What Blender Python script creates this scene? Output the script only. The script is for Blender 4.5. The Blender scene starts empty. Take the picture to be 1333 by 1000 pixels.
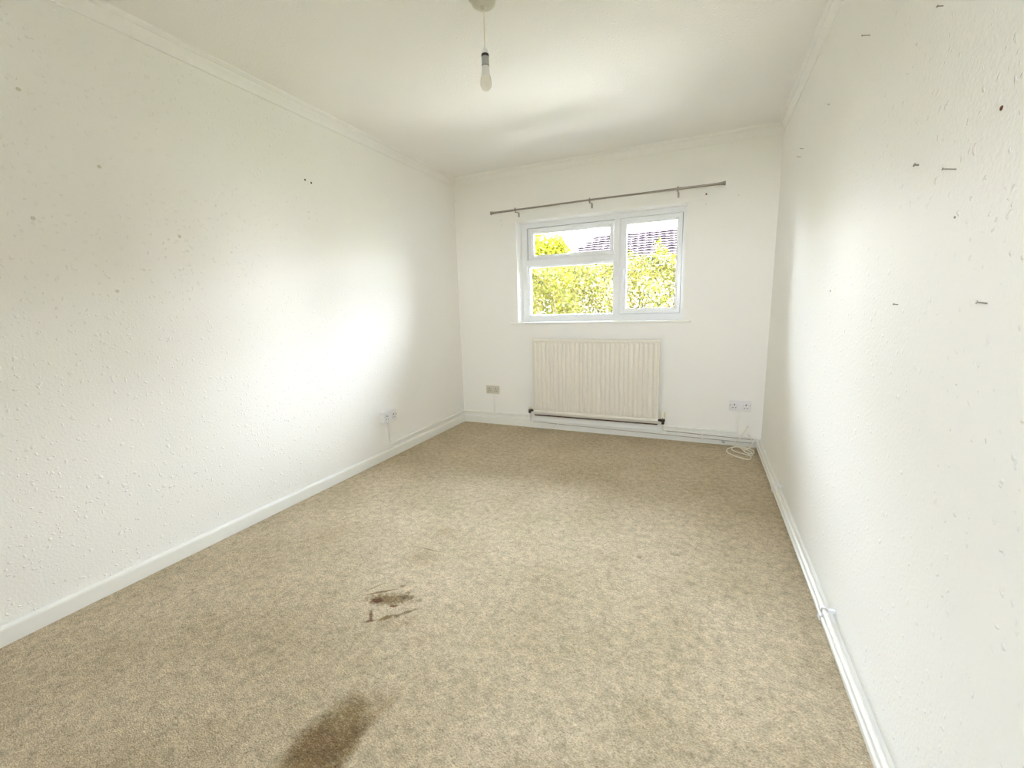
import bpy, bmesh, math, random
import numpy as np
from mathutils import Vector, Matrix

random.seed(7)
sc = bpy.context.scene
col = sc.collection
PI = math.pi

# ------------------------------------------------------------------ camera
W, H = 2.7305, 2.40            # room width, ceiling height
YR = -4.75                     # wall behind the camera
f, yaw, pit, rol = 559.7, 0.42209, 0.17265, -0.02794
cy_, sy_, cp_, sp_ = math.cos(yaw), math.sin(yaw), math.cos(pit), math.sin(pit)
F = Vector((-sy_*cp_, cy_*cp_, -sp_)); R0 = Vector((cy_, sy_, 0)); U0 = R0.cross(F)
cr, sr = math.cos(rol), math.sin(rol)
R2 = R0*cr + U0*sr; U2 = -R0*sr + U0*cr
cd = bpy.data.cameras.new('camera'); cam = bpy.data.objects.new('camera', cd); col.objects.link(cam)
m3 = Matrix((R2, U2, -F)).transposed()
cam.matrix_world = Matrix.Translation((2.27822, -3.82508, 1.15007)) @ m3.to_4x4()
cd.sensor_fit = 'HORIZONTAL'; cd.sensor_width = 36; cd.lens = f/1333*36
cd.clip_start = .02; cd.clip_end = 300
sc.camera = cam

# ------------------------------------------------------------------ sky, sun, exposure
SKY = 34.0
wd = bpy.data.worlds.new('sky'); sc.world = wd; wd.use_nodes = True
nt = wd.node_tree; nt.nodes.clear()
tc = nt.nodes.new('ShaderNodeTexCoord'); sx = nt.nodes.new('ShaderNodeSeparateXYZ')
rp = nt.nodes.new('ShaderNodeValToRGB'); bg = nt.nodes.new('ShaderNodeBackground'); wo = nt.nodes.new('ShaderNodeOutputWorld')
nt.links.new(tc.outputs['Generated'], sx.inputs[0]); nt.links.new(sx.outputs['Z'], rp.inputs[0])
nt.links.new(rp.outputs[0], bg.inputs[0]); nt.links.new(bg.outputs[0], wo.inputs[0])
e = rp.color_ramp.elements
e[0].position = 0.0; e[0].color = (0.90, 0.93, 1.0, 1)
e[1].position = 0.7; e[1].color = (0.66, 0.80, 1.0, 1)
bg.inputs[1].default_value = SKY
sd = bpy.data.lights.new('sun', 'SUN'); sd.energy = 76.0; sd.angle = math.radians(1.0); sd.color = (1, .93, .80)
so = bpy.data.objects.new('sun', sd); col.objects.link(so)
so.rotation_euler = Vector((0.85, -0.13, 0.95)).to_track_quat('Z', 'Y').to_euler()
def portal(name, loc, rot, sxz):
    d = bpy.data.lights.new(name, 'AREA'); d.shape = 'RECTANGLE'; d.size, d.size_y = sxz
    d.cycles.is_portal = True
    o = bpy.data.objects.new(name, d); col.objects.link(o); o.location = loc; o.rotation_euler = rot
portal('window_portal', (1.38, .187, 1.475), (-PI/2, 0, 0), (1.46, .93))
portal('fill_window_portal', (2.21, YR-.187, 1.54), (PI/2, 0, 0), (.70, .78))  # portal for the added unseen window
sc.view_settings.view_transform = 'Standard'; sc.view_settings.look = 'None'
sc.view_settings.gamma = 1.0; sc.view_settings.use_curve_mapping = False
sc.view_settings.exposure = 1.02
try: sc.cycles.max_bounces = 16; sc.cycles.diffuse_bounces = 12
except Exception: pass

# ------------------------------------------------------------------ materials
def srgb(r, g, b):
    c = lambda v: v/12.92 if v <= .04045 else ((v+.055)/1.055)**2.4
    return (c(r/255), c(g/255), c(b/255), 1)
class NT:
    def __init__(s, name):
        s.m = bpy.data.materials.new(name); s.m.use_nodes = True
        s.t = s.m.node_tree; s.b = s.t.nodes['Principled BSDF']
    def n(s, t, **k):
        o = s.t.nodes.new('ShaderNode'+t)
        for a, v in k.items():
            if a.startswith('i_'):
                key = a[2:]; key = int(key) if key.isdigit() else key.replace('_', ' ')
                o.inputs[key].default_value = v
            else: setattr(o, a, v)
        return o
    def l(s, a, b): s.t.links.new(a, b)
    def math(s, op, a, b=None, c=None, clamp=False):
        o = s.t.nodes.new('ShaderNodeMath'); o.operation = op; o.use_clamp = clamp
        for i, v in enumerate((a, b, c)):
            if v is None: continue
            if isinstance(v, (int, float)): o.inputs[i].default_value = v
            else: s.l(v, o.inputs[i])
        return o.outputs[0]
    def mix(s, fac, a, b, mode='MIX'):
        o = s.t.nodes.new('ShaderNodeMix'); o.data_type = 'RGBA'; o.blend_type = mode
        for i, v in ((0, fac), (6, a), (7, b)):
            if isinstance(v, (int, float, tuple)): o.inputs[i].default_value = v
            else: s.l(v, o.inputs[i])
        return o.outputs[2]
    def ramp(s, x, stops):
        o = s.t.nodes.new('ShaderNodeValToRGB'); s.l(x, o.inputs[0]); e = o.color_ramp.elements
        while len(e) < len(stops): e.new(.5)
        for el, (p, c) in zip(e, stops): el.position = p; el.color = c if isinstance(c, tuple) else (c, c, c, 1)
        return o.outputs[0]
    def bump(s, h, dist, strength=1.0, prev=None):
        o = s.t.nodes.new('ShaderNodeBump'); o.inputs['Strength'].default_value = strength
        o.inputs['Distance'].default_value = dist; s.l(h, o.inputs['Height'])
        if prev: s.l(prev, o.inputs['Normal'])
        return o.outputs[0]
def simple(name, c, rough=.5, metal=0, spec=.5, grain=.03, scale=40, bump=0.0):
    k = NT(name); g = k.n('TexCoord'); n = k.n('TexNoise'); n.inputs['Scale'].default_value = scale
    k.l(g.outputs['Object'], n.inputs['Vector'])
    dark = tuple(v*(1-grain*2) for v in c[:3])+(1,)
    k.l(k.mix(n.outputs[0], dark, c), k.b.inputs['Base Color'])
    k.b.inputs['Roughness'].default_value = rough; k.b.inputs['Metallic'].default_value = metal
    k.b.inputs['Specular IOR Level'].default_value = spec
    if bump: k.l(k.bump(n.outputs[0], bump), k.b.inputs['Normal'])
    return k.m

def wallpaper(name, c, chips=.0006, thr=.62, rough=.55):
    k = NT(name); g = k.n('TexCoord').outputs['Object']
    d = k.n('TexNoise', i_Scale=48.0, i_Detail=3.0); k.l(g, d.inputs['Vector'])
    add = k.n('VectorMath', operation='MULTIPLY_ADD'); k.l(d.outputs['Color'], add.inputs[0])
    add.inputs[1].default_value = (.030, .030, .030); k.l(g, add.inputs[2])
    v = k.n('TexVoronoi', i_Scale=42.0); k.l(add.outputs[0], v.inputs['Vector'])
    sep = k.n('SeparateColor'); k.l(v.outputs['Color'], sep.inputs[0])
    on = k.math('GREATER_THAN', sep.outputs[0], thr)
    sz = k.math('MULTIPLY_ADD', sep.outputs[1], .22, .12)
    h = k.math('SUBTRACT', 1.0, k.math('DIVIDE', v.outputs['Distance'], sz), clamp=True)
    h = k.math('MULTIPLY', k.math('SMOOTH_MIN', h, .6, .25), on)
    n2 = k.n('TexNoise', i_Scale=110.0, i_Detail=3.0); k.l(g, n2.inputs['Vector'])
    n3 = k.n('TexNoise', i_Scale=1.3, i_Detail=2.0); k.l(g, n3.inputs['Vector'])
    b1 = k.bump(n2.outputs[0], .0011)
    b2 = k.bump(h, chips*2.4, prev=b1)
    k.l(b2, k.b.inputs['Normal'])
    c2 = tuple(v*.965 for v in c[:3])+(1,)
    k.l(k.mix(n3.outputs[0], c, c2), k.b.inputs['Base Color'])
    k.b.inputs['Roughness'].default_value = rough; k.b.inputs['Specular IOR Level'].default_value = .3
    return k.m
WALLC = (.912, .898, .862, 1)
M = {}
M['wall'] = wallpaper('woodchip_paint', WALLC, .0011, .36)
M['wall_plain'] = wallpaper('smooth_wall_paint', WALLC, .0002, .85)
M['ceiling'] = wallpaper('stippled_ceiling_paint', (.92, .905, .88, 1), .0005, .35)
M['gloss'] = simple('white_gloss_paint', (.86, .85, .80, 1), .32, bump=.0004, scale=25)
M['upvc'] = simple('white_upvc', (.88, .89, .90, 1), .28)
M['coving'] = simple('coving_paint', (.92, .905, .88, 1), .6)
M['rad'] = simple('cream_radiator_enamel', (.84, .80, .71, 1), .35)
M['pipe'] = simple('painted_pipe', (.83, .81, .74, 1), .3)
M['plastic'] = simple('white_plastic', (.80, .79, .80, 1), .35)
M['old_plastic'] = simple('yellowed_plastic', (.66, .62, .50, 1), .4)
M['cream_plastic'] = simple('cream_valve_plastic', (.78, .75, .58, 1), .4)
M['dark'] = simple('dark_slot', (.03, .028, .03, 1), .6)
M['shadowgap'] = simple('slot_grey', (.12, .11, .12, 1), .6)
M['steel'] = simple('brushed_steel', (.36, .33, .29, 1), .38, 1.0, grain=.08, scale=200)
M['iron'] = simple('dark_valve_metal', (.07, .05, .04, 1), .45, .7)
M['dark_brown'] = simple('brown_metal_and_shade', (.13, .06, .035, 1), .55, .3)  # brown of the bottom channel; also the shade painted under the pipes
M['nail'] = simple('dull_nail_metal', (.26, .24, .20, 1), .45, .6)
M['brownplug'] = simple('brown_wall_plug', (.14, .035, .022, 1), .6)
M['filler'] = simple('grey_filler', (.70, .67, .58, 1), .8)
M['cable'] = simple('white_cable_sheath', (.86, .82, .70, 1), .5)
M['black'] = simple('black_band', (.018, .012, .012, 1), .4)
M['greyplastic'] = simple('grey_lampholder_skirt', (.46, .46, .48, 1), .45)
M['rose'] = simple('aged_rose_plastic', (.62, .60, .50, 1), .5)
k = NT('opal_bulb'); k.b.inputs['Base Color'].default_value = (.88, .85, .80, 1); k.b.inputs['Roughness'].default_value = .08
k.b.inputs['Subsurface Weight'].default_value = .3; k.b.inputs['Subsurface Radius'].default_value = (.02, .018, .015)
M['bulb'] = k.m
# glass pane: clear thin glass that lets light straight through, with a real surface reflection
k = NT('window_glass'); t = k.t; t.nodes.remove(k.b)
tr = t.nodes.new('ShaderNodeBsdfTransparent'); tr.inputs[0].default_value = (.95, .96, .955, 1)
gl = t.nodes.new('ShaderNodeBsdfGlossy'); gl.inputs['Roughness'].default_value = .0
fr = t.nodes.new('ShaderNodeFresnel'); fr.inputs[0].default_value = 1.45
ms = t.nodes.new('ShaderNodeMixShader'); t.links.new(fr.outputs[0], ms.inputs[0]); t.links.new(tr.outputs[0], ms.inputs[1]); t.links.new(gl.outputs[0], ms.inputs[2])
t.links.new(ms.outputs[0], t.nodes['Material Output'].inputs[0]); M['glass'] = k.m

LEAF_K = .170
def leaf(name, stops, trans=.35):
    stops = [(p, tuple(v*LEAF_K for v in c[:3])+(1,)) for p, c in stops]
    k = NT(name); g = k.n('NewGeometry')
    c = k.ramp(g.outputs['Random Per Island'], stops)
    k.l(c, k.b.inputs['Base Color']); k.b.inputs['Roughness'].default_value = .5; k.b.inputs['Specular IOR Level'].default_value = .04
    tl = k.t.nodes.new('ShaderNodeBsdfTranslucent'); k.l(c, tl.inputs[0])
    mx = k.t.nodes.new('ShaderNodeMixShader'); mx.inputs[0].default_value = trans
    k.l(k.b.outputs[0], mx.inputs[1]); k.l(tl.outputs[0], mx.inputs[2])
    k.l(mx.outputs[0], k.t.nodes['Material Output'].inputs[0])
    return k.m
M['leaf'] = leaf('hedge_leaves', [(0, (.07, .09, .03, 1)), (.22, (.20, .21, .015, 1)), (.55, (.30, .275, .018, 1)), (.74, (.30, .19, .08, 1)), (.86, (.42, .37, .10, 1)), (1, (.46, .44, .30, 1))])  # palest end stands in for sky glints on glossy leaves
M['leaf2'] = leaf('tree_leaves', [(0, (.34, .36, .02, 1)), (.5, (.52, .52, .02, 1)), (1, (.62, .56, .06, 1))])
M['bark'] = simple('bark', (.10, .075, .05, 1), .9, grain=.2, bump=.01)
M['tile'] = simple('roof_tile_clay', (.047, .037, .040, 1), .95, spec=.03, grain=.15, scale=6)
M['brick'] = simple('neighbour_render', (.12, .10, .085, 1), .9)
M['bounce_pale'] = simple('pale_bounce_concrete', (.72, .69, .65, 1), .9, grain=.06, scale=5)  # surface of the added bounce slab outside
M['grass'] = simple('lawn', (.05, .07, .02, 1), .9, grain=.2, scale=9)

# carpet: short speckled twist pile with its stains
k = NT('beige_twist_carpet'); g = k.n('TexCoord').outputs['Object']
mp = k.n('Mapping'); mp.inputs['Scale'].default_value = (1, 1.6, 1); mp.inputs['Rotation'].default_value = (0, 0, .5); k.l(g, mp.inputs[0])
n1 = k.n('TexNoise', i_Scale=70.0, i_Detail=4.0, i_Roughness=.7, i_Distortion=.6); k.l(mp.outputs[0], n1.inputs['Vector'])
n2 = k.n('TexNoise', i_Scale=170.0, i_Detail=2.0, i_Roughness=.8); k.l(mp.outputs[0], n2.inputs['Vector'])
n3 = k.n('TexNoise', i_Scale=28.0, i_Detail=3.0, i_Roughness=.65); k.l(g, n3.inputs['Vector'])
n4 = k.n('TexNoise', i_Scale=2.6, i_Detail=4.0, i_Roughness=.6); k.l(g, n4.inputs['Vector'])
c = k.ramp(n1.outputs[0], [(.32, (.27, .20, .115, 1)), (.44, (.60, .485, .325, 1)), (.55, (.77, .65, .465, 1)), (.68, (1.0, .90, .73, 1))])
c = k.mix(.55, c, k.ramp(n2.outputs[0], [(.32, (.26, .195, .115, 1)), (.5, (.70, .585, .41, 1)), (.66, (1.0, .90, .73, 1))]))
c = k.mix(.75, c, k.ramp(n3.outputs[0], [(.3, .66), (.5, .97), (.68, 1.2)]), 'MULTIPLY')
c = k.mix(1.0, c, k.ramp(n4.outputs[0], [(.30, (.70, .67, .59, 1)), (.62, (.84, .815, .77, 1))]), 'MULTIPLY')
sepc = k.n('SeparateXYZ'); k.l(g, sepc.inputs[0]); X, Y = sepc.outputs[0], sepc.outputs[1]
nw = k.n('TexNoise', i_Scale=9.0, i_Detail=4.0, i_Roughness=.65); k.l(g, nw.inputs['Vector'])
nwf = k.n('TexNoise', i_Scale=75.0, i_Detail=4.0, i_Roughness=.7); k.l(g, nwf.inputs['Vector'])
def blob(cx, cy, a, b, ang, wob=.5, soft=.25, nz=None):
    nz = nz or nw.outputs[0]
    ca, sa = math.cos(ang), math.sin(ang)
    dx = k.math('SUBTRACT', X, cx); dy = k.math('SUBTRACT', Y, cy)
    u = k.math('DIVIDE', k.math('ADD', k.math('MULTIPLY', dx, ca), k.math('MULTIPLY', dy, sa)), a)
    v = k.math('DIVIDE', k.math('SUBTRACT', k.math('MULTIPLY', dy, ca), k.math('MULTIPLY', dx, sa)), b)
    r = k.math('SQRT', k.math('ADD', k.math('MULTIPLY', u, u), k.math('MULTIPLY', v, v)))
    r = k.math('ADD', r, k.math('MULTIPLY', k.math('SUBTRACT', nz, .5), wob))
    return k.math('DIVIDE', k.math('SUBTRACT', 1.0+soft/2, r), soft, clamp=True)
D1, D2, D3 = (.34, .28, .17), (.30, .155, .08), (.52, .46, .36)
STAINS = [   # centre x, y, half axes, angle, wobble, softness, strength, multiply tint, fine edge noise?
    (1.395, -3.165, .185, .084, 1.62, .75, .48, .93, (.42, .35, .20), False),   # large dark tongue
    (1.44, -3.08, .12, .026, 1.35, .6, .8, .55, (.60, .50, .36), False),       # its darker right edge
    (1.36, -3.16, .06, .045, .2, .9, .9, .40, (.66, .46, .34), False),
    (1.155, -2.602, .084, .032, .38, 2.2, .8, 1.0, (.42, .345, .20), True),     # scuffed patch
    (1.112, -2.627, .026, .016, .3, 1.5, .7, .95, (.42, .20, .09), True),
    (1.198, -2.628, .018, .007, .5, 1.2, .6, .95, (.34, .17, .09), True),
    (1.092, -2.578, .058, .0060, .68, 1.3, .7, .95, (.36, .29, .16), True),
    (1.045, -2.562, .032, .0055, 1.1, 1.5, .9, .6, D1, True),
    (1.152, -2.512, .012, .008, .72, 1.3, .8, .8, D1, True),
    (1.215, -2.563, .028, .014, .3, 1.7, .8, .85, D1, True),
    (1.202, -2.538, .012, .008, .3, 1.5, .8, .8, D1, True),
    (1.272, -2.564, .012, .008, .3, 1.5, .8, .6, D1, True),
    (1.215, -2.692, .030, .011, .9, 1.5, .7, .95, (.38, .30, .14), True),
    (1.248, -2.670, .012, .010, .5, 1.3, .8, .8, D1, True),
    (1.272, -2.635, .034, .008, .85, 1.5, .8, .85, D1, True),
    (1.150, -2.703, .028, .006, -.85, 1.3, .7, .9, D2, True),
    (1.168, -2.730, .020, .007, .6, 1.3, .7, .9, D2, True),
    (1.28, -2.70, .07, .035, .5, .8, 1.0, .35, (.62, .52, .36), False),
    (1.385, -2.755, .05, .04, .5, .8, 1.0, .25, (.62, .52, .36), False),
    (1.10, -2.31, .075, .05, .5, .8, .9, .30, (.62, .52, .36), False),
    (1.075, -2.06, .045, .035, .5, .8, .9, .34, (.60, .52, .36), False),
    (1.10, -2.232, .055, .0035, .0, .5, .7, .7, D1, True),
    (1.30, -1.45, .34, .10, 1.2, .8, 1.0, .12, (.70, .64, .52), False),
    (.50, -2.30, .12, .05, 1.2, .8, 1.0, .22, (.78, .60, .46), False),
    (.075, -1.13, .035, .006, .3, .8, .6, .7, D2, True),
    (.115, -2.55, .030, .010, .9, .8, .6, .5, D3, True),
    (2.05, -1.93, .010, .008, 0, .5, .5, .7, D1, True),
    (2.20, -1.85, .02, .01, 0, .9, .7, .4, D1, True),
]
for cx, cyy, a, b, an, wob, soft, st, tint, fine in STAINS:
    fac = k.math('MULTIPLY', blob(cx, cyy, a, b, an, wob, soft, nwf.outputs[0] if fine else None), st)
    fac = k.math('MULTIPLY', fac, k.math('MULTIPLY_ADD', n1.outputs[0], -1.8, 1.9, clamp=True))
    c = k.mix(fac, c, tuple(tint)+(1,), 'MULTIPLY')
nd = k.n('TexNoise', i_Scale=60.0, i_Detail=1.0); k.l(g, nd.inputs['Vector'])
c = k.mix(1.0, c, k.ramp(nd.outputs[0], [(.74, 1.0), (.78, .55)]), 'MULTIPLY')
k.l(c, k.b.inputs['Base Color']); k.b.inputs['Roughness'].default_value = .95; k.b.inputs['Specular IOR Level'].default_value = .1
k.b.inputs['Sheen Weight'].default_value = .15
hh = k.math('ADD', k.math('MULTIPLY', n1.outputs[0], .7), k.math('MULTIPLY', n2.outputs[0], .5))
k.l(k.bump(hh, .012, .8), k.b.inputs['Normal'])
M['carpet'] = k.m

# ------------------------------------------------------------------ mesh helpers
def box(bm, x0, x1, y0, y1, z0, z1, bev=0, seg=2):
    vs = [bm.verts.new(p) for p in ((x0,y0,z0),(x1,y0,z0),(x1,y1,z0),(x0,y1,z0),(x0,y0,z1),(x1,y0,z1),(x1,y1,z1),(x0,y1,z1))]
    fs = [bm.faces.new([vs[i] for i in q]) for q in ((0,3,2,1),(4,5,6,7),(0,1,5,4),(1,2,6,5),(2,3,7,6),(3,0,4,7))]
    if bev:
        es = {e for f_ in fs for e in f_.edges}
        bmesh.ops.bevel(bm, geom=list(es), offset=bev, segments=seg, affect='EDGES', profile=.5)
def tube(bm, pts, r, seg=12, cap=True):
    pts = [Vector(p) for p in pts]; rs = r if isinstance(r, (list, tuple)) else [r]*len(pts)
    rings = []; nrm = None
    for i, p in enumerate(pts):
        t_ = (pts[min(i+1, len(pts)-1)] - pts[max(i-1, 0)]).normalized()
        if nrm is None: nrm = t_.orthogonal().normalized()
        else: nrm = (nrm - t_*nrm.dot(t_)).normalized()
        b_ = t_.cross(nrm)
        rings.append([bm.verts.new(p + (nrm*math.cos(2*PI*j/seg) + b_*math.sin(2*PI*j/seg))*rs[i]) for j in range(seg)])
    for a, b in zip(rings, rings[1:]):
        for j in range(seg): bm.faces.new((a[j], a[(j+1)%seg], b[(j+1)%seg], b[j]))
    if cap:
        bm.faces.new(rings[0][::-1]); bm.faces.new(rings[-1])
def lathe(bm, prof, o=(0,0,0), axis='Z', seg=24):
    """prof: (radius, height) pairs along the axis"""
    o = Vector(o); rings = []
    def P(r, h, a):
        u, v = r*math.cos(a), r*math.sin(a)
        return o + (Vector((u, v, h)) if axis == 'Z' else Vector((h, u, v)) if axis == 'X' else Vector((u, h, v)))
    for r, h in prof:
        rings.append([bm.verts.new(P(max(r, 1e-5), h, 2*PI*j/seg)) for j in range(seg)])
    for a, b in zip(rings, rings[1:]):
        for j in range(seg): bm.faces.new((a[j], a[(j+1)%seg], b[(j+1)%seg], b[j]))
    bm.faces.new(rings[0][::-1]); bm.faces.new(rings[-1])
def prism(bm, pts, e):
    """closed outline of 3-D points swept by vector e"""
    e = Vector(e); a = [bm.verts.new(Vector(p)) for p in pts]; b = [bm.verts.new(Vector(p)+e) for p in pts]
    bm.faces.new(a); bm.faces.new(b[::-1]); n = len(a)
    for i in range(n): bm.faces.new((a[i], b[i], b[(i+1)%n], a[(i+1)%n]))
def smooth_path(pts, n=8):
    pts = [Vector(p) for p in pts]; out = []
    for i in range(len(pts)-1):
        p0, p1, p2, p3 = pts[max(i-1,0)], pts[i], pts[i+1], pts[min(i+2, len(pts)-1)]
        for j in range(n):
            t_ = j/n
            out.append(.5*((2*p1)+(p2-p0)*t_+(2*p0-5*p1+4*p2-p3)*t_**2+(3*p1-p0-3*p2+p3)*t_**3))
    return out+[pts[-1]]
def obj(name, bm, mat, parent=None, smooth=False, loc=None):
    bmesh.ops.recalc_face_normals(bm, faces=bm.faces)
    if loc is not None:
        L_ = Vector(loc)
        for v in bm.verts: v.co -= L_
    me = bpy.data.meshes.new(name); bm.to_mesh(me); bm.free()
    me.materials.append(M[mat])
    if smooth:
        for p in me.polygons: p.use_smooth = True
        try: me.set_sharp_from_angle(angle=math.radians(38))
        except Exception: pass
    o = bpy.data.objects.new(name, me); col.objects.link(o)
    if parent is not None:
        o.parent = parent; o.matrix_parent_inverse = parent.matrix_world.inverted()
        if loc is not None: o.matrix_world = Matrix.Translation(Vector(loc))
    elif loc is not None: o.location = loc
    return o
def BM(): return bmesh.new()
def tag(o, label, cat, group=None):
    o['label'] = label; o['category'] = cat
    if group: o['group'] = group
    return o
def thing(name, loc, label, cat, group=None):
    o = bpy.data.objects.new(name, None); col.objects.link(o); o.empty_display_size = .05
    o.location = loc; o.matrix_world = Matrix.Translation(Vector(loc))
    return tag(o, label, cat, group)
def part(name, bm, mat, root, smooth=False):
    """bm in world coordinates, parented to root"""
    bmesh.ops.recalc_face_normals(bm, faces=bm.faces)
    top = root
    while top.parent is not None: top = top.parent      # every part sits at its thing's origin
    for v in bm.verts: v.co = v.co - top.location
    me = bpy.data.meshes.new(name); bm.to_mesh(me); bm.free(); me.materials.append(M[mat])
    if smooth:
        for p in me.polygons: p.use_smooth = True
        try: me.set_sharp_from_angle(angle=math.radians(38))
        except Exception: pass
    o = bpy.data.objects.new(name, me); col.objects.link(o); o.parent = root
    return o
def struct(name, bm, mat, parent=None, smooth=False):
    o = obj(name, bm, mat, parent, smooth)
    if parent is None: o['kind'] = 'structure'
    return o

# ------------------------------------------------------------------ room shell
TW = .182
bm = BM(); box(bm, -.02, W+.02, YR-.02, .0, -.04, 0); fl = struct('floor', bm, 'carpet')
bm = BM(); box(bm, -TW, W+TW, YR-TW, TW, H, H+.2); struct('ceiling', bm, 'ceiling')
bm = BM(); box(bm, -TW, 0, YR-TW, TW, -.04, H); struct('wall_left', bm, 'wall')
bm = BM(); box(bm, W, W+TW, YR-TW, TW, -.04, H); struct('wall_right', bm, 'wall')
WX0, WX1, WZ0, WZ1 = .645, 2.107, 1.018, 1.937
def holed_wall(name, y0, y1, x0, x1, z0, z1, mat):
    bm = BM()
    box(bm, 0, x0, y0, y1, -.04, H); box(bm, x1, W, y0, y1, -.04, H)
    box(bm, x0, x1, y0, y1, -.04, z0); box(bm, x0, x1, y0, y1, z1, H)
    bmesh.ops.remove_doubles(bm, verts=bm.verts, dist=1e-5)
    return struct(name, bm, mat)
holed_wall('wall_back', 0, TW, WX0, WX1, WZ0, WZ1, 'wall_plain')
RX0, RX1, RZ0, RZ1 = 1.86, 2.56, 1.15, 1.93
holed_wall('wall_front', YR-TW, YR, RX0, RX1, RZ0, RZ1, 'wall_plain')
# unseen window behind the camera, added as fill light for the window wall
bm = BM()
for a in ((RX0, RX1, RZ0, RZ0+.06), (RX0, RX1, RZ1-.06, RZ1), (RX0, RX0+.06, RZ0+.06, RZ1-.06), (RX1-.06, RX1, RZ0+.06, RZ1-.06), (2.17, 2.23, RZ0+.06, RZ1-.06)):
    box(bm, a[0], a[1], YR-.16, YR-.10, a[2], a[3])
w2 = struct('fill_window', bm, 'upvc')
for a in ((RX0+.06, 2.17), (2.23, RX1-.06)):
    bm = BM(); box(bm, a[0], a[1], YR-.135, YR-.129, RZ0+.06, RZ1-.06); part('pane', bm, 'glass', w2)

# skirting boards, rounded top
ST, SH = .018, .070
def skirt_prof(flip=1):
    pts = [(0, 0), (ST, 0), (ST, SH-.014)]
    for i in range(1, 6):
        a = i/5*PI/2; pts.append((ST-.014+.014*math.cos(a), SH-.014+.014*math.sin(a)))
    pts.append((0, SH)); return pts
bm = BM(); prism(bm, [(d, 0, z) for d, z in skirt_prof()], (0, YR, 0)); struct('baseboard_left', bm, 'gloss', smooth=True)
bm = BM(); prism(bm, [(W-d, 0, z) for d, z in skirt_prof()], (0, YR, 0)); struct('baseboard_right', bm, 'gloss', smooth=True)
bm = BM(); prism(bm, [(ST, -d, z) for d, z in skirt_prof()], (W-2*ST, 0, 0)); struct('baseboard_back', bm, 'gloss', smooth=True)
# coving with a bead under the ceiling and a fillet at the foot
cp = [(0, 0), (0, -.072), (.005, -.072), (.006, -.062), (.009, -.050), (.015, -.034), (.021, -.024), (.021, -.019), (.026, -.018), (.031, -.012), (.038, -.009), (.041, -.004), (.041, 0)]
bm = BM(); prism(bm, [(d, 0, H+z) for d, z in cp], (0, YR, 0)); struct('trim_1', bm, 'coving', smooth=True)
bm = BM(); prism(bm, [(W-d, 0, H+z) for d, z in cp], (0, YR, 0)); struct('trim_2', bm, 'coving', smooth=True)
bm = BM(); prism(bm, [(.002, -d, H+z) for d, z in cp], (W-.004, 0, 0)); struct('trim_3', bm, 'coving', smooth=True)
# lintel batten papered over, above the window
bm = BM(); prism(bm, [(.60, 0, WZ1+.002), (.60, -.003, WZ1+.004), (.60, -.005, 1.968), (.60, -.004, 1.972), (.60, 0, 1.973)], (1.64, 0, 0)); struct('trim_4', bm, 'wall_plain')
# window board
bm = BM(); box(bm, .566, 2.177, -.022, .002, WZ0-.012, WZ0+.004, .003); box(bm, WX0+.001, WX1-.001, .001, .13, WZ0-.001, WZ0+.003); struct('trim_5', bm, 'gloss', smooth=True)

# ------------------------------------------------------------------ window_1
FY = .13   # room-side face of the frame
bm = BM()
fx0, fx1, fz0, fz1 = WX0, WX1, WZ0+.003, WZ1
ix0, ix1, iz0, iz1 = .700, 2.082, 1.074, 1.894
for a in ((fx0, ix0, fz0, fz1), (ix1, fx1, fz0, fz1), (ix0, ix1, fz0, iz0), (ix0, ix1, iz1, fz1)):
    box(bm, a[0], a[1], FY, FY+.05, a[2], a[3])
# rebates behind the sashes
for a in ((ix0-.01, ix0+.024, iz0-.01, iz1+.01), (ix1-.012, ix1+.005, iz0-.01, iz1+.01), (ix0, ix1, iz0-.02, iz0+.014), (ix0, ix1, iz1-.018, iz1+.01)):
    box(bm, a[0], a[1], FY+.038, FY+.0498, a[2], a[3])
w1 = struct('window_1', bm, 'upvc')
bm = BM(); box(bm, 1.528, 1.568, FY, FY+.05, iz0, iz1); box(bm, 1.516, 1.528, FY+.012, FY+.05, iz0, iz1); box(bm, 1.568, 1.580, FY+.012, FY+.05, iz0, iz1); part('mullion', bm, 'upvc', w1)
bm = BM(); box(bm, ix0, 1.516, FY, FY+.05, 1.552, 1.596); box(bm, ix0, 1.516, FY+.012, FY+.05, 1.596, 1.606); part('transom', bm, 'upvc', w1)
def ring(name, x0, x1, z0, z1, px0, px1, pz0, pz1, y0, y1):
    bm = BM()
    # mitred sash profile: flat face, then a chamfered bead down to the glass
    def loop(a, b, c_, d, y): return [bm.verts.new(p) for p in ((a, y, c_), (b, y, c_), (b, y, d), (a, y, d))]
    m = .016
    Ls = [loop(x0, x1, z0, z1, y1), loop(x0, x1, z0, z1, y0+.004), loop(x0+.004, x1-.004, z0+.004, z1-.004, y0),
          loop(px0-m, px1+m, pz0-m, pz1+m, y0), loop(px0-m+.002, px1+m-.002, pz0-m+.002, pz1+m-.002, y0+.005), loop(px0, px1, pz0, pz1, y0+.016), loop(px0, px1, pz0, pz1, y1)]
    for a, b in zip(Ls, Ls[1:]+[Ls[0]]):
        for i in range(4): bm.faces.new((a[i], a[(i+1)%4], b[(i+1)%4], b[i]))
    return part(name, bm, 'upvc', w1)
vent = ring('top_vent_sash', .716, 1.514, 1.606, 1.884, .766, 1.481, 1.644, 1.838, FY-.010, FY+.037)
case_ = ring('casement_sash', 1.580, 2.078, 1.080, 1.890, 1.628, 2.034, 1.128, 1.840, FY-.010, FY+.037)
fix = ring('glazing_bead', .700, 1.520, 1.070, 1.555, .716, 1.510, 1.086, 1.531, FY+.006, FY+.037)
vent['label'] = 'top opening vent'; case_['label'] = 'side hung casement'
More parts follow.
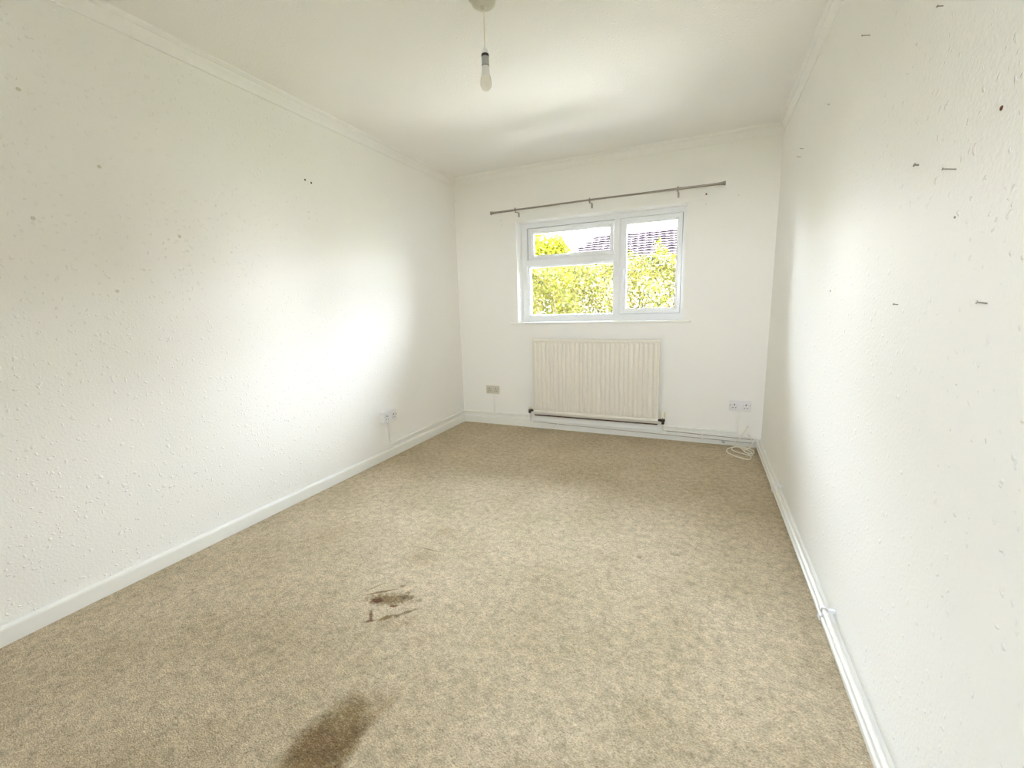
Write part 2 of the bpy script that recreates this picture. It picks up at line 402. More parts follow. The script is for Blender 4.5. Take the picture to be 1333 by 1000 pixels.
for sash, a in ((vent, (.766, 1.481, 1.644, 1.838)), (case_, (1.628, 2.034, 1.128, 1.840)), (fix, (.716, 1.510, 1.086, 1.531))):
    bm = BM(); box(bm, a[0]-.004, a[1]+.004, FY+.022, FY+.028, a[2]-.004, a[3]+.004); part('pane', bm, 'glass', sash)
def handle(sash, cx, cz, horiz):
    bm = BM(); y = FY-.010
    if horiz:
        box(bm, cx-.032, cx+.032, y-.010, y, cz-.012, cz+.012, .004)
        tube(bm, [(cx+.012, y-.008, cz), (cx+.012, y-.034, cz)], .009, 12)
        tube(bm, smooth_path([(cx+.022, y-.034, cz), (cx-.02, y-.038, cz), (cx-.10, y-.040, cz-.003)], 5), [.010]*6+[.008]*5, 10)
    else:
        box(bm, cx-.012, cx+.012, y-.010, y, cz-.032, cz+.032, .004)
        tube(bm, [(cx, y-.008, cz+.01), (cx, y-.034, cz+.01)], .009, 12)
        tube(bm, smooth_path([(cx, y-.034, cz+.022), (cx, y-.038, cz-.02), (cx-.003, y-.040, cz-.09)], 5), [.010]*6+[.008]*5, 10)
    part('handle', bm, 'upvc', sash, True)
handle(vent, 1.09, 1.622, True); handle(case_, 1.602, 1.440, False)
bm = BM(); lathe(bm, [(.004, 0), (.004, .004)], (1.602, FY-.030, 1.452), 'Y', 10)
part('keyhole', bm, 'dark', case_)

# ------------------------------------------------------------------ curtain rod
cr_ = thing('curtain_rod', (1.405, -.09, 2.024), 'long thin brushed steel curtain rod above the window', 'curtain rod')
bm = BM(); tube(bm, [(.47, -.09, 2.022), (1.36, -.09, 2.027), (2.34, -.09, 2.022)], .0072, 14); part('rod', bm, 'steel', cr_, True)
bm = BM(); tube(bm, [(1.90, -.09, 2.0245), (2.345, -.09, 2.022)], .0086, 14); part('outer_sleeve', bm, 'steel', cr_, True)
bm = BM(); tube(bm, [(.46, -.09, 2.022), (.66, -.09, 2.0232)], .0086, 14); part('outer_sleeve', bm, 'steel', cr_, True)
for s, x in ((-1, .485), (1, 2.322)):
    bm = BM(); lathe(bm, [(.0095, 0), (.0105, .004), (.0095, .008), (.010, .018), (.0125, .034), (.0155, .047), (.0158, .050), (.0130, .051), (.010, .046)] if s > 0 else [(.0095, 0), (.0105, -.004), (.0095, -.008), (.010, -.018), (.0125, -.034), (.0155, -.047), (.0158, -.050), (.0130, -.051), (.010, -.046)], (x, -.09, 2.022), 'X', 20)
    part('finial', bm, 'steel', cr_, True)
for x in (.679, 1.355, 2.043):
    bm = BM()
    lathe(bm, [(.0125, -.006), (.0125, .006)], (x, -.09, 2.024), 'X', 18)
    lathe(bm, [(.004, .010), (.0045, .018)], (x, -.09, 2.024), 'Z', 10)
    tube(bm, smooth_path([(x, -.09, 2.013), (x, -.082, 2.004), (x, -.055, 2.010), (x, -.025, 2.014), (x, -.010, 2.008), (x, -.006, 1.996)], 5), .0045, 10)
    box(bm, x-.0065, x+.0065, -.0075, 0, 1.977, 2.016, .002)
    br = part('bracket', bm, 'steel', cr_, True)

# ------------------------------------------------------------------ radiator
RXa, RXb, RZa, RZb, RY = .808, 1.950, .160, .868, -.083
rad = thing('radiator', ((RXa+RXb)/2, -.05, RZa), 'cream fluted single panel radiator under the window', 'radiator')
bm = BM()
nfl = 28; pitch = (RXb-RXa-.024)/nfl
zs = [(RZa, -.014, 0), (RZa+.003, -.008, 0), (RZa+.010, -.004, 0), (RZa+.020, -.004, 0), (RZa+.026, -.008, 0), (RZa+.030, -.012, 0), (RZa+.036, -.010, .6), (RZa+.046, -.012, 1), (RZb-.046, -.012, 1), (RZb-.034, -.010, .6), (RZb-.029, -.013, 0), (RZb-.024, -.013, 0), (RZb-.021, -.006, 0), (RZb-.012, -.004, 0), (RZb-.004, -.006, 0), (RZb, -.014, 0)]
xs = [(RXa, -.012, 0), (RXa+.003, -.003, 0), (RXa+.012, 0, 0)]
shape = [(0.0, -2.), (.08, 0), (.20, 5.5), (.32, 7.8), (.50, 8.6), (.68, 7.8), (.80, 5.5), (.92, 0)]
for i in range(nfl):
    for u, d in shape: xs.append((RXa+.012+(i+u)*pitch, 0, d*.0014))
xs += [(RXb-.012, 0, 0), (RXb-.003, -.003, 0), (RXb, -.012, 0)]
grid = []
for z, dz, k_ in zs:
    grid.append([bm.verts.new((x, RY - dz - dx - fl_*k_ , z)) for x, dx, fl_ in xs])
for a, b in zip(grid, grid[1:]):
    for j in range(len(xs)-1): bm.faces.new((a[j], a[j+1], b[j+1], b[j]))
# return the sheet to the back
ext = [e for e in bm.edges if e.is_boundary]
r_ = bmesh.ops.extrude_edge_only(bm, edges=ext)
for v in [g_ for g_ in r_['geom'] if isinstance(g_, bmesh.types.BMVert)]: v.co.y = RY+.026
part('front_panel', bm, 'rad', rad, True)
bm = BM(); box(bm, RXa+.004, RXb-.004, RY+.0265, RY+.040, RZa+.006, RZb-.004, .004)
for i in range(nfl): 
    x = RXa+.012+(i+.5)*pitch; box(bm, x-.008, x+.008, RY+.040, RY+.0402, RZa+.04, RZb-.04)
part('back_panel', bm, 'rad', rad)
for x in (RXa+.15, RXb-.15):
    for z in (RZa+.10, RZb-.12):
        bm = BM(); box(bm, x-.015, x+.015, RY+.0402, 0, z-.03, z+.03); part('wall_bracket', bm, 'iron', rad)
# lockshield valve, left
LX, LY_, LZ = .768, -.058, .176
bm = BM(); tube(bm, [(RXa+.004, LY_, LZ+.006), (LX, LY_, LZ+.006)], .008, 12); lathe(bm, [(.012, 0), (.012, .012)], (LX+.016, LY_, LZ+.006), 'X', 6)
v1 = part('lockshield_valve', bm, 'iron', rad)
bm = BM(); lathe(bm, [(.011, -.022), (.0135, -.018), (.0135, .010), (.011, .016), (.0, .017)], (LX, LY_, LZ), 'Z', 18); part('valve_body', bm, 'black', v1, True)
bm = BM(); lathe(bm, [(.013, .016), (.013, .034), (.010, .037)], (LX, LY_, LZ), 'Z', 18); part('valve_cap', bm, 'cream_plastic', v1, True)
# thermostatic valve, right
TX, TY_, TZ = 1.988, -.058, .180
bm = BM(); tube(bm, [(RXb-.004, TY_, TZ-.002), (TX, TY_, TZ-.002)], .009, 12); lathe(bm, [(.013, 0), (.013, .013)], (TX-.028, TY_, TZ-.002), 'X', 6)
v2 = part('thermostatic_valve', bm, 'iron', rad)
bm = BM(); lathe(bm, [(.010, -.036), (.012, -.033), (.012, -.016), (.0165, -.012), (.0165, .010), (.014, .014)], (TX, TY_, TZ), 'Z', 18); part('valve_body', bm, 'iron', v2, True)
bm = BM(); lathe(bm, [(.013, .012), (.0185, .016), (.0195, .024), (.0185, .060), (.0165, .070), (.010, .073)], (TX, TY_, TZ), 'Z', 20)
for i in range(10):
    a = 2*PI*i/10; box(bm, TX+.0185*math.cos(a)-.0016, TX+.0185*math.cos(a)+.0016, TY_+.0185*math.sin(a)-.0016, TY_+.0185*math.sin(a)+.0016, TZ+.026, TZ+.056)
part('thermostat_head', bm, 'cream_plastic', v2, True)
bm = BM(); box(bm, TX-.003, TX+.003, TY_-.0215, TY_-.019, TZ+.020, TZ+.026); part('setting_mark', bm, 'dark', v2)
# feed bar low behind the panel
bm = BM(); tube(bm, [(.80, -.052, .151), (1.975, -.052, .149)], .006, 10); part('bottom_rail', bm, 'pipe', rad, True)
bm = BM(); box(bm, .815, 1.945, -.058, -.048, .134, .142); part('bottom_channel', bm, 'dark_brown', rad)

# ------------------------------------------------------------------ heating pipes
PY = -.036
def pipe(name, label, pts, r, clips, right_clips):
    root = thing(name, pts[0], label, 'pipe', None)
    bm = BM(); tube(bm, pts, r, 12); part('pipe_run', bm, 'pipe', root, True)
    return root
def bend(a, b, c_, r=.02, n=5):
    a, b, c_ = Vector(a), Vector(b), Vector(c_); p = b+(a-b).normalized()*r; q = b+(c_-b).normalized()*r
    return [p*(1-t_)**2 + b*2*t_*(1-t_) + q*t_**2 for t_ in [i/n for i in range(n+1)]]
up0 = (TX, TY_, TZ-.0385); up1 = (TX, PY, .090); up2 = (W-.036, PY, .076); up3 = (W-.030, YR, .125)
pts = [up0] + bend(up0, up1, up2, .016) + bend(up1, up2, up3, .022) + [up3]
hp1 = pipe('heating_pipe', 'upper white heating pipe running from the thermostatic valve round the right corner', pts, .0082, None, None)
lo0 = (LX, LY_, LZ-.0250); lo1 = (LX, PY, .070); lo2 = (W-.040, PY, .046); lo3 = (W-.030, YR, .095)
pts = [lo0] + bend(lo0, lo1, lo2, .016) + bend(lo1, lo2, lo3, .022) + [lo3]
hp2 = pipe('heating_pipe', 'lower white heating pipe running from the left valve along the skirting top', pts, .0070, None, None)
def pz(lo, y): 
    a, b = (lo2, lo3) if lo else (up2, up3); t_ = (y-a[1])/(b[1]-a[1]); return a[0]+(b[0]-a[0])*t_, a[2]+(b[2]-a[2])*t_
def pzb(lo, x):
    a, b = (lo1, lo2) if lo else (up1, up2); t_ = (x-a[0])/(b[0]-a[0]); return a[2]+(b[2]-a[2])*t_
for root, lo, rr in ((hp1, False, .0082), (hp2, True, .0070)):
    for x in ((2.30,) if not lo else (1.05, 2.30)):
        z = pzb(lo, x); bm = BM(); lathe(bm, [(rr+.0035, -.007), (rr+.0035, .007)], (x, PY, z), 'X', 14)
        box(bm, x-.006, x+.006, PY, (-ST if z < SH+.006 else 0)-.0004, z-.006, z+.006); part('pipe_clip', bm, 'pipe', root)
    for y in (-1.03, -2.185, -3.6):
        x, z = pz(lo, y); bm = BM(); R_ = rr+.004
        # open C-shaped clip
        a = [(x+R_*math.cos(t_), y, z+R_*math.sin(t_)) for t_ in [math.radians(d) for d in range(-60, 241, 30)]]
        for p, q in zip(a, a[1:]):
            pv, qv = Vector(p), Vector(q); dn = (qv-pv).normalized(); nn = Vector((0, 1, 0)).cross(dn)
            prism(bm, [pv+nn*.0016-Vector((0, .008, 0)), qv+nn*.0016-Vector((0, .008, 0)), qv-nn*.0016-Vector((0, .008, 0)), pv-nn*.0016-Vector((0, .008, 0))], (0, .016, 0))
        box(bm, x+R_-.002, (W if z > SH+.006 else W-ST)-.0004, y-.007, y+.007, z-.005, z+.005)
        part('pipe_clip', bm, 'plastic', root)

def underside(root, a, b, r):  # dark strip standing in for the shade below a pipe
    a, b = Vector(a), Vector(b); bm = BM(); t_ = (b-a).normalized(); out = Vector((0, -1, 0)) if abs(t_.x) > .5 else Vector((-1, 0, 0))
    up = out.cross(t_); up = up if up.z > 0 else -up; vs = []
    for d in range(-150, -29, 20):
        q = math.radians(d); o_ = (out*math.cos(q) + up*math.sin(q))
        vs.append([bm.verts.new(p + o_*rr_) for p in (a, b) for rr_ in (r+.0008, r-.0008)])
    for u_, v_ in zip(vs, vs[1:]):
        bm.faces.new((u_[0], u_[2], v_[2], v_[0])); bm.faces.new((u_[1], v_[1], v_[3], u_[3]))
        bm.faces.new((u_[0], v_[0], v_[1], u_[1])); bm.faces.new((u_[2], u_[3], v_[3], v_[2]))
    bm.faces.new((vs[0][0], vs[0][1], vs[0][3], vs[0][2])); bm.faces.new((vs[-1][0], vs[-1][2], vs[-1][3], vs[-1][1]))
    part('underside_shade', bm, 'dark_brown', root)['label'] = 'dark brown strip painted as shade under the pipe'
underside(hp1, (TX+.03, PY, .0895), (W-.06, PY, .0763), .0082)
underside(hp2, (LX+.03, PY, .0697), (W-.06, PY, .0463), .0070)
# ------------------------------------------------------------------ cable trunking
def trunk(name, label, boxes):
    b0 = boxes[0]; root = thing(name, (b0[0], b0[2], b0[4]), label, 'cable trunking')
    for b in boxes:
        bm = BM(); box(bm, *b, .0015); part('trunking_length', bm, 'gloss', root, True)
    return root
trunk('cable_trunking', 'white mini trunking dropping from the left wall socket and turning along the skirting', [(0, .020, -1.226, -1.204, .098, .300), (0, .020, -1.2035, -.0205, .098, .116)])
trunk('cable_trunking', 'white mini trunking running low along the window wall above the skirting', [(0, 2.0, -.020, 0, .102, .120), (2.001, 2.56, -.020, 0, .102, .120)])
trunk('cable_trunking', 'short upright trunking below the small socket left of the radiator', [(.352, .368, -.010, 0, .1205, .314)])
trunk('cable_trunking', 'short upright trunking below the right corner socket', [(2.547, 2.567, -.014, 0, .1205, .294)])

# ------------------------------------------------------------------ sockets
def socket(label, o, u, n, w, h, d, plate, name='double_socket', back=None):
    """o: centre on the wall, u: direction along wall, n: outward normal"""
    o, u, n = Vector(o), Vector(u), Vector(n); up = Vector((0, 0, 1))
    root = thing(name, o, label, 'socket')
    def P(bm, a0, a1, z0, z1, d0, d1, bev=0):
        tmp = bmesh.new(); box(tmp, a0, a1, d0, d1, z0, z1, bev)
        for v in tmp.verts: v.co = o + u*v.co.x + n*v.co.y + up*v.co.z
        me = bpy.data.meshes.new('t'); tmp.to_mesh(me); tmp.free(); bm.from_mesh(me); bpy.data.meshes.remove(me)
    bm = BM(); P(bm, -w/2+.002, w/2-.002, -h/2+.002, h/2-.002, 0, d-.009, .002); part('back_box', bm, plate, root, True)
    bm = BM(); P(bm, -w/2, w/2, -h/2, h/2, d-.009, d, .003); fp = part('faceplate', bm, plate, root, True)
    for s in (-1, 1):
        c0 = s*w*.26
        bm = BM(); P(bm, c0-.004, c0+.004, h*.04, h*.20, d-.002, d+.0006)      # earth
        P(bm, c0-.0145, c0-.006, -h*.20, -h*.13, d-.002, d+.0006); P(bm, c0+.006, c0+.0145, -h*.20, -h*.13, d-.002, d+.0006)
        part('pin_holes', bm, 'shadowgap', fp)
        c1 = s*w*(.09 if s > 0 else .09) if False else (w*.44 if s > 0 else -w*.44)
        bm = BM(); P(bm, c1-.007, c1+.005, -h*.06, h*.16, d-.001, d+.004, .001); part('switch', bm, plate, fp, True)
        bm = BM(); P(bm, c1-.005, c1+.003, h*.07, h*.12, d+.0035, d+.0044); part('switch_mark', bm, 'shadowgap', fp)
    for s in (-.155,  .155):
        bm = BM(); P(bm, s*w-.0025, s*w+.0025, h*.04, h*.08, d-.001, d+.001); part('fixing_screw', bm, 'shadowgap', fp)
    return root
socket('deep white surface mounted double socket on the left wall', (0, -1.205, .342), (0, 1, 0), (1, 0, 0), .150, .084, .042, 'plastic')
socket('small yellowed double socket on the window wall left of the radiator', (.351, 0, .354), (1, 0, 0), (0, -1, 0), .142, .082, .014, 'old_plastic')
socket('grey white double socket on the window wall near the right corner', (2.566, 0, .335), (1, 0, 0), (0, -1, 0), .158, .084, .030, 'plastic')

# ------------------------------------------------------------------ aerial cable
aer = thing('aerial_cable', (2.57, -.2, .004), 'off white coaxial aerial cable lying in a tangled coil in the right corner', 'cable')
r_c = .0042
path = [(2.629, -.004, .162), (2.622, -.018, .150), (2.607, -.024, .118), (2.585, -.058, .086), (2.548, -.060, .060), (2.545, -.060, .036), (2.575, -.090, .018), (2.600, -.150, .008), (2.622, -.200, .005), (2.640, -.262, .004), (2.636, -.320, .004), (2.624, -.350, .005), (2.60, -.355, .006), (2.577, -.338, .006), (2.548, -.316, .005), (2.519, -.283, .004), (2.489, -.231, .004), (2.480, -.185, .005), (2.495, -.135, .009), (2.541, -.096, .014), (2.590, -.098, .012), (2.640, -.140, .006), (2.660, -.205, .004), (2.636, -.275, .010), (2.596, -.244, .012), (2.572, -.230, .009), (2.546, -.194, .006), (2.523, -.160, .006), (2.520, -.120, .012), (2.560, -.080, .018), (2.630, -.080, .008), (2.666, -.110, .005), (2.672, -.170, .004), (2.650, -.225, .012), (2.618, -.215, .012), (2.600, -.160, .012), (2.650, -.070, .012), (2.664, -.060, .045), (2.656, -.060, .075), (2.648, -.050, .096), (2.638, -.026, .104), (2.634, -.012, .100)]
bm = BM(); tube(bm, smooth_path(path, 7), r_c, 8); part('cable_coil', bm, 'cable', aer, True)
bm = BM(); tube(bm, smooth_path([(2.532, -.052, .010), (2.505, -.042, .020), (2.470, -.038, .027)], 6), r_c, 8); part('cable_tail', bm, 'cable', aer, True)
bm = BM(); tube(bm, [(2.472, -.038, .0268), (2.448, -.035, .030)], .0050, 10); part('plug', bm, 'steel', aer, True)
bm = BM(); lathe(bm, [(.010, 0), (.010, -.004), (.006, -.008)], (2.629, 0, .162), 'Y', 16); part('wall_grommet', bm, 'plastic', aer, True)

# ------------------------------------------------------------------ pendant light
CX, CY = 1.401, -2.05
pl = thing('pendant_light', (CX, CY, H), 'bare bulb pendant hanging from a round ceiling rose', 'light')
bm = BM(); lathe(bm, [(.050, 0), (.052, -.006), (.051, -.022), (.046, -.032), (.030, -.040), (.014, -.043), (.010, -.049), (.006, -.054)], (CX, CY, H), 'Z', 32); part('ceiling_rose', bm, 'rose', pl, True)
bm = BM(); box(bm, CX-.060, CX-.045, CY-.01, CY+.01, H-.012, H, .002); part('rose_tab', bm, 'rose', pl)
bm = BM(); tube(bm, [(CX, CY, H-.050), (CX+.0015, CY, 2.28), (CX, CY, 2.205)], .0032, 8); part('flex', bm, 'cable', pl, True)
bm = BM(); lathe(bm, [(.004, 2.212), (.007, 2.208), (.012, 2.200), (.0145, 2.190), (.015, 2.185)], (CX, CY, 0), 'Z', 24); part('lampholder_cap', bm, 'plastic', pl, True)
bm = BM(); lathe(bm, [(.0152, 2.186), (.0156, 2.183), (.0156, 2.178), (.0152, 2.176)], (CX, CY, 0), 'Z', 24); part('lampholder_band', bm, 'black', pl, True)
bm = BM(); lathe(bm, [(.0150, 2.176), (.0152, 2.172), (.0152, 2.148), (.0158, 2.147), (.0158, 2.144)], (CX, CY, 0), 'Z', 24); part('lampholder_skirt', bm, 'greyplastic', pl, True)
bm = BM(); lathe(bm, [(.0150, 2.1442), (.0150, 2.1420)], (CX, CY, 0), 'Z', 24); part('skirt_gap', bm, 'black', pl, True)
bm = BM(); lathe(bm, [(.0145, 2.142), (.0148, 2.135), (.0165, 2.120), (.0195, 2.106), (.0205, 2.101)], (CX, CY, 0), 'Z', 28); part('bulb_base', bm, 'plastic', pl, True)
bm = BM(); pr = [(.0205, 2.101)]
for i in range(1, 14):
    a = math.radians(20 - i*110/13); pr.append((.0232*math.cos(a), 2.0785 + .0232*math.sin(a)*1.25 - .0))
pr[0] = (.0207, 2.1005); bm2 = lathe(bm, pr, (CX, CY, 0), 'Z', 32); part('bulb_globe', bm, 'bulb', pl, True)

# ------------------------------------------------------------------ nails, plugs and filled holes
def nail_right(y, z, ln, label, dy=.0, thick=.0012, head=True):
    root = thing('nail', (W, y, z), label, 'nail')
    bm = BM(); tip = (W-ln, y+dy, z+ln*.25)
    tube(bm, [(W+.004, y, z), tip], thick, 8); part('shank', bm, 'nail', root, True)
    if head:
        bm = BM(); d = (Vector(tip)-Vector((W, y, z))).normalized(); tube(bm, [Vector(tip)-d*.0005, Vector(tip)+d*.0014], thick*2.0, 10); part('nail_head', bm, 'nail', root)
def hole(x, y, z, r, mat, label, n, name='wall_plug', cat='wall plug', prot=.0012, group=None):
    bm = BM(); ax = 'X' if n[0] else 'Y'; s = n[0] or n[1]
    if s > 0: pr_ = [(r*1.15, 0), (r, prot), (r*.45, prot), (r*.40, prot*.2)]
    else: pr_ = [(r*1.15, 0), (r, -prot), (r*.45, -prot), (r*.40, -prot*.2)]
    lathe(bm, pr_, (0, 0, 0), ax, 14)
    o = obj(name, bm, mat, smooth=True); o.location = (x, y, z); tag(o, label, cat, group)
    return o
nail_right(-1.895, 1.999, .022, 'bent nail high on the right wall, nearest to the coving')
nail_right(-2.438, 1.786, .010, 'short nail stub near the top edge of the right wall')
nail_right(-2.413, 1.463, .008, 'tiny dark nail stub left of the bent nail at mid height, right wall', thick=.002)
nail_right(-2.603, 1.404, .020, 'long protruding nail with a shadow at mid height on the right wall', dy=.004)
nail_right(-2.394, 1.133, .009, 'left one of the two low nails on the right wall')
nail_right(-2.783, 1.136, .014, 'right one of the two low nails on the right wall, near the photo edge', thick=.0014)
nail_right(-.837, 1.972, .016, 'upper nail of the close pair near the window corner, right wall')
nail_right(-.770, 1.980-.03, .016, 'lower nail of the close pair near the window corner, right wall')
nail_right(-1.386, 1.987, .008, 'faint small nail on the right wall between the corner pair and the coving nail', head=False)
hole(W, -2.734, 1.469, .0036, 'brownplug', 'brown wall plug with a chipped rim, right wall near the photo edge', (-1, 0))
hole(W, -2.625, 1.308, .0022, 'nail', 'small dark pin hole below the long protruding nail, right wall', (-1, 0), 'pin_hole', 'hole')
hole(W, -1.705, 1.186, .0028, 'nail', 'small dark screw hole low on the far half of the right wall', (-1, 0), 'screw_hole', 'hole')
hole(0, -1.761, 1.965, .0050, 'dark', 'left black screw hole of the pair high on the left wall', (1, 0), 'screw_hole', 'hole')
hole(0, -1.716, 1.958, .0050, 'dark', 'right black screw hole of the pair high on the left wall', (1, 0), 'screw_hole', 'hole')
for y, z, w_ in ((-1.758, 1.778, 'upper left'), (-1.699, 1.780, 'upper right'), (-1.763, 1.737, 'lower left'), (-1.698, 1.738, 'lower right')):
    hole(0, y, z, .0028, 'filler', w_+' pin hole of the faint square of four on the left wall', (1, 0), 'pin_hole', 'hole', .0006)
for y, z, l_ in ((-2.982, 1.972, 'grey filled hole nearest the top left corner of the photo'), (-2.786, 1.766, 'grey filled hole below and right of the top left one'), (-3.014, 1.528, 'grey filled hole at the left edge, at the height of the curtain rod'), (-2.523, 1.529, 'grey filled hole left of the four pin holes'), (-2.800, 1.271, 'lowest grey filled hole on the left wall')):
    hole(0, y, z, .0060, 'filler', l_, (1, 0), 'filled_hole', 'filled hole', .0010)
hole(2.244, 0, 1.980, .0060, 'brownplug', 'upper brown wall plug right of the window under the rod end', (0, -1))
hole(2.245, 0, 1.908, .0040, 'filler', 'lower faint screw hole right of the window under the rod end', (0, -1), 'screw_hole', 'hole')
hole(.493, 0, 1.968, .0050, 'filler', 'upper filled hole left of the window under the rod end', (0, -1), 'filled_hole', 'filled hole')
hole(.50, 0, 1.925, .0040, 'filler', 'lower filled hole left of the window under the rod end', (0, -1), 'filled_hole', 'filled hole')
hole(2.469, 0, 1.945, .0040, 'filler', 'faint filled hole between the rod end and the right wall', (0, -1), 'filled_hole', 'filled hole')

# ------------------------------------------------------------------ outside
GZ = -.45
bm = BM(); box(bm, -40, 45, TW, 60, GZ-.2, GZ); box(bm, -40, 45, -30, YR-TW, GZ-.2, GZ-.01); g_ = struct('ground', bm, 'grass')

bm = BM(); box(bm, -8, 10, TW, 2.9, GZ, GZ+.03); struct('bounce_slab', bm, 'bounce_pale')  # pale slab added to bounce sunlight onto the ceiling by the window

def leaves(name, mat, root, centres, sizes, seed, up=.3):
    rng = np.random.default_rng(seed); n = len(centres)
    nrm = rng.normal(size=(n, 3)); nrm[:, 2] += up; nrm[:, 1] -= .35; nrm /= np.linalg.norm(nrm, axis=1)[:, None]
    a = np.cross(nrm, rng.normal(size=(n, 3))); a /= np.linalg.norm(a, axis=1)[:, None]; b = np.cross(nrm, a)
    s = sizes[:, None]
    # six-point leaf folded along its midrib
    tip, base = centres+a*s, centres-a*s
    l1, r1 = centres+b*s*.42+a*s*.1+nrm*s*.14, centres-b*s*.42+a*s*.1+nrm*s*.14
    V = np.stack([base, r1, tip, l1], 1).reshape(-1, 3)
    i = np.arange(n)[:, None]*4
    Fc = np.concatenate([i+np.array([[0, 1, 2]]), i+np.array([[0, 2, 3]])], 0).astype(np.int32)
    me = bpy.data.meshes.new(name); me.vertices.add(len(V)); me.vertices.foreach_set('co', (V-np.array(root.location)).ravel().astype(np.float32))
    me.loops.add(Fc.size); me.loops.foreach_set('vertex_index', Fc.ravel()); me.polygons.add(len(Fc))
    me.polygons.foreach_set('loop_start', np.arange(0, Fc.size, 3, dtype=np.int32)); me.polygons.foreach_set('loop_total', np.full(len(Fc), 3, np.int32))
    me.update(); me.validate(); me.materials.append(M[mat])
    o = bpy.data.objects.new(name, me); col.objects.link(o); o.parent = root; o['kind'] = 'stuff'
    return o

rng = np.random.default_rng(3)
hedge = thing('hedge', (.8, 3.6, GZ), 'tall yellow green leafy hedge directly outside the window', 'hedge')
def htop(x): 
    return (1.93 + .05*np.sin(x*5.1) + .04*np.sin(x*11.7+1) + .20*np.exp(-((x-1.56)/.075)**2) + .05*np.exp(-((x-1.2)/.12)**2)
            - .16*np.exp(-((x-.36)/.13)**2) - .05*np.exp(-((x-1.85)/.2)**2))
n = 36000
x = rng.uniform(-1.7, 2.75, n); u = rng.random(n)
top = htop(x); z = GZ + (top-GZ)*(1-u**1.0)
z = np.maximum(z, rng.uniform(GZ+.3, 1.9, n)*(rng.random(n) < .35)); z = np.minimum(z, top)
dep = rng.random(n)**2
y = 3.15 + .30*np.sin(x*2.3+z*1.7)*.4 + .14*np.sin(x*9+z*7) + dep*1.1 + np.maximum(0, z-1.6)*.35
cen = np.stack([x, y, z], 1)
leaves('foliage', 'leaf', hedge, cen, rng.uniform(.018, .042, n), 5)
for i in range(9):
    x0 = -1.45 + i*.5 + random.uniform(-.1, .1); bm = BM()
    pts = [(x0, 3.75, GZ), (x0+random.uniform(-.1, .1), 3.75, .4), (x0+random.uniform(-.25, .25), 3.7, 1.1), (x0+random.uniform(-.3, .3), 3.7, 1.65)]
    tube(bm, smooth_path(pts, 4), [.035-.0022*j for j in range(13)], 8)
    for q in range(5):
        z0 = .2+q*.3; s_ = random.choice((-1, 1)); tube(bm, [(x0, 3.74, z0), (x0+s_*.3, 3.6, z0+.35)], [.012, .005], 6)
    part('stem', bm, 'bark', hedge, True)

tree = thing('tree', (-2.9, 9.5, GZ), 'bright yellow green tree beyond the hedge on the left', 'tree')
n = 30000
v = rng.normal(size=(n, 3)); v /= np.linalg.norm(v, axis=1)[:, None]; rad_ = rng.random(n)**.33
blobs = np.array([(-3.6, 9.6, 2.2, 1.4), (-2.5, 9.3, 2.5, 1.0), (-2.2, 9.5, 1.7, 1.0), (-4.4, 9.9, 2.7, 1.3), (-3.0, 9.3, 2.9, .75), (-1.95, 9.2, 2.9, .38)])
pk = rng.choice(len(blobs), n, p=[.28, .2, .16, .2, .11, .05]); bl = blobs[pk]
cen = bl[:, :3] + v*rad_[:, None]*bl[:, 3:4]*(1+.18*np.sin(v[:, :1]*9+v[:, 2:]*7))
leaves('foliage', 'leaf2', tree, cen, rng.uniform(.035, .075, n), 8)
bm = BM(); tube(bm, smooth_path([(-2.9, 9.6, GZ), (-2.95, 9.6, .8), (-2.8, 9.6, 1.6), (-2.9, 9.6, 2.6)], 4), [.16-.009*j for j in range(13)], 10)
for q in ((-3.9, 9.7, 2.5), (-2.2, 9.4, 2.3), (-3.2, 9.4, 3.0)): tube(bm, [(-2.85, 9.6, 1.3), q], [.07, .02], 7)
part('trunk', bm, 'bark', tree, True)

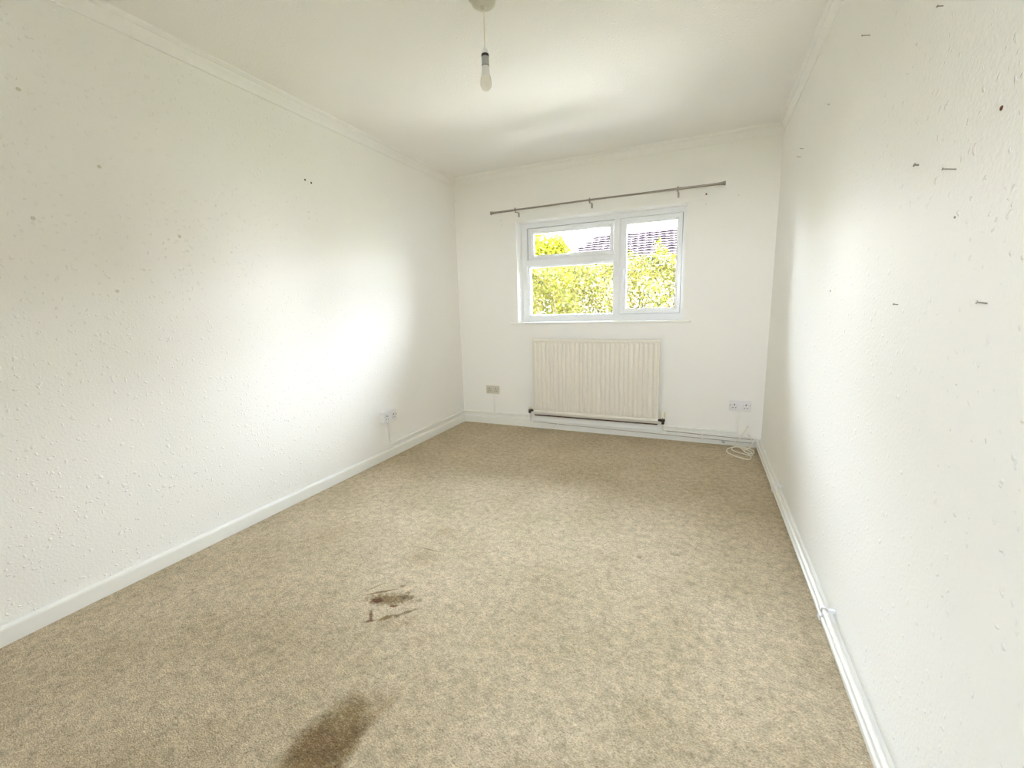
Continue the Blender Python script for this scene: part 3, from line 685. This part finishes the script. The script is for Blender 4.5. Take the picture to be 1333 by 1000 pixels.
# neighbouring bungalow with a hipped tiled roof
hs = thing('house', (2.5, 18, GZ), 'neighbouring low house with a hipped tiled roof behind the hedge', 'house')
E0 = (-4.3, 14.0); RIDGE_Z = 4.46; EAVE_Z = 2.45; RY_ = 17.6; rx0 = -1.75+.0
bm = BM(); box(bm, -3.9, 12.6, 14.5, 20.7, GZ, EAVE_Z); part('wall', bm, 'brick', hs)
ex0, ex1, ey0, ey1 = -4.6, 13.2, 14.0, 21.2
hx0, hx1 = -2.73, 10.9
bm = BM()
A = [(ex0, ey0, EAVE_Z), (ex1, ey0, EAVE_Z), (ex1, ey1, EAVE_Z), (ex0, ey1, EAVE_Z), (hx0, RY_, RIDGE_Z), (hx1, RY_, RIDGE_Z)]
vs = [bm.verts.new(p) for p in A]
for q in ((0, 1, 5, 4), (1, 2, 5), (2, 3, 4, 5), (3, 0, 4), (3, 2, 1, 0)): bm.faces.new([vs[i] for i in q])
part('roof', bm, 'tile', hs)
# courses of tiles on the slope that faces the room: real overlapping tiles, joined (each only a few pixels)
bm = BM(); nrow = 15
for r in range(nrow):
    t0, t1 = r/nrow, (r+1)/nrow
    ya, yb = ey0+(RY_-ey0)*t0, ey0+(RY_-ey0)*t1; za, zb = EAVE_Z+(RIDGE_Z-EAVE_Z)*t0, EAVE_Z+(RIDGE_Z-EAVE_Z)*t1
    xl = ex0+(hx0-ex0)*t1; xr = 6.5
    w_ = .30; cnt = int((xr-xl)/w_)
    for c_ in range(cnt):
        xa = xl + c_*w_ + (.15 if r % 2 else 0); lift = .05 + .012*((c_*7+r*3) % 3)
        p = [(xa, ya, za+lift+.02), (xa+w_*.5, ya, za+lift+.04), (xa+w_, ya, za+lift), (xa+w_, yb+.05, zb+.02), (xa, yb+.05, zb+.02)]
        q = [bm.verts.new(a) for a in p]; bm.faces.new(q)
        lo = [bm.verts.new((a[0], a[1], a[2]-.022)) for a in p[:3]]
        bm.faces.new((lo[0], lo[1], q[1], q[0])); bm.faces.new((lo[1], lo[2], q[2], q[1]))
tl = part('roof_tiles', bm, 'tile', hs); tl['kind'] = 'stuff'
bm = BM(); tube(bm, [(hx0, RY_, RIDGE_Z+.02), (hx1, RY_, RIDGE_Z+.02)], .10, 8); part('ridge_tiles', bm, 'tile', hs, True)
bm = BM(); tube(bm, [(ex0, ey0, EAVE_Z+.02), (hx0, RY_, RIDGE_Z+.02)], .09, 8); part('hip_tiles', bm, 'tile', hs, True)
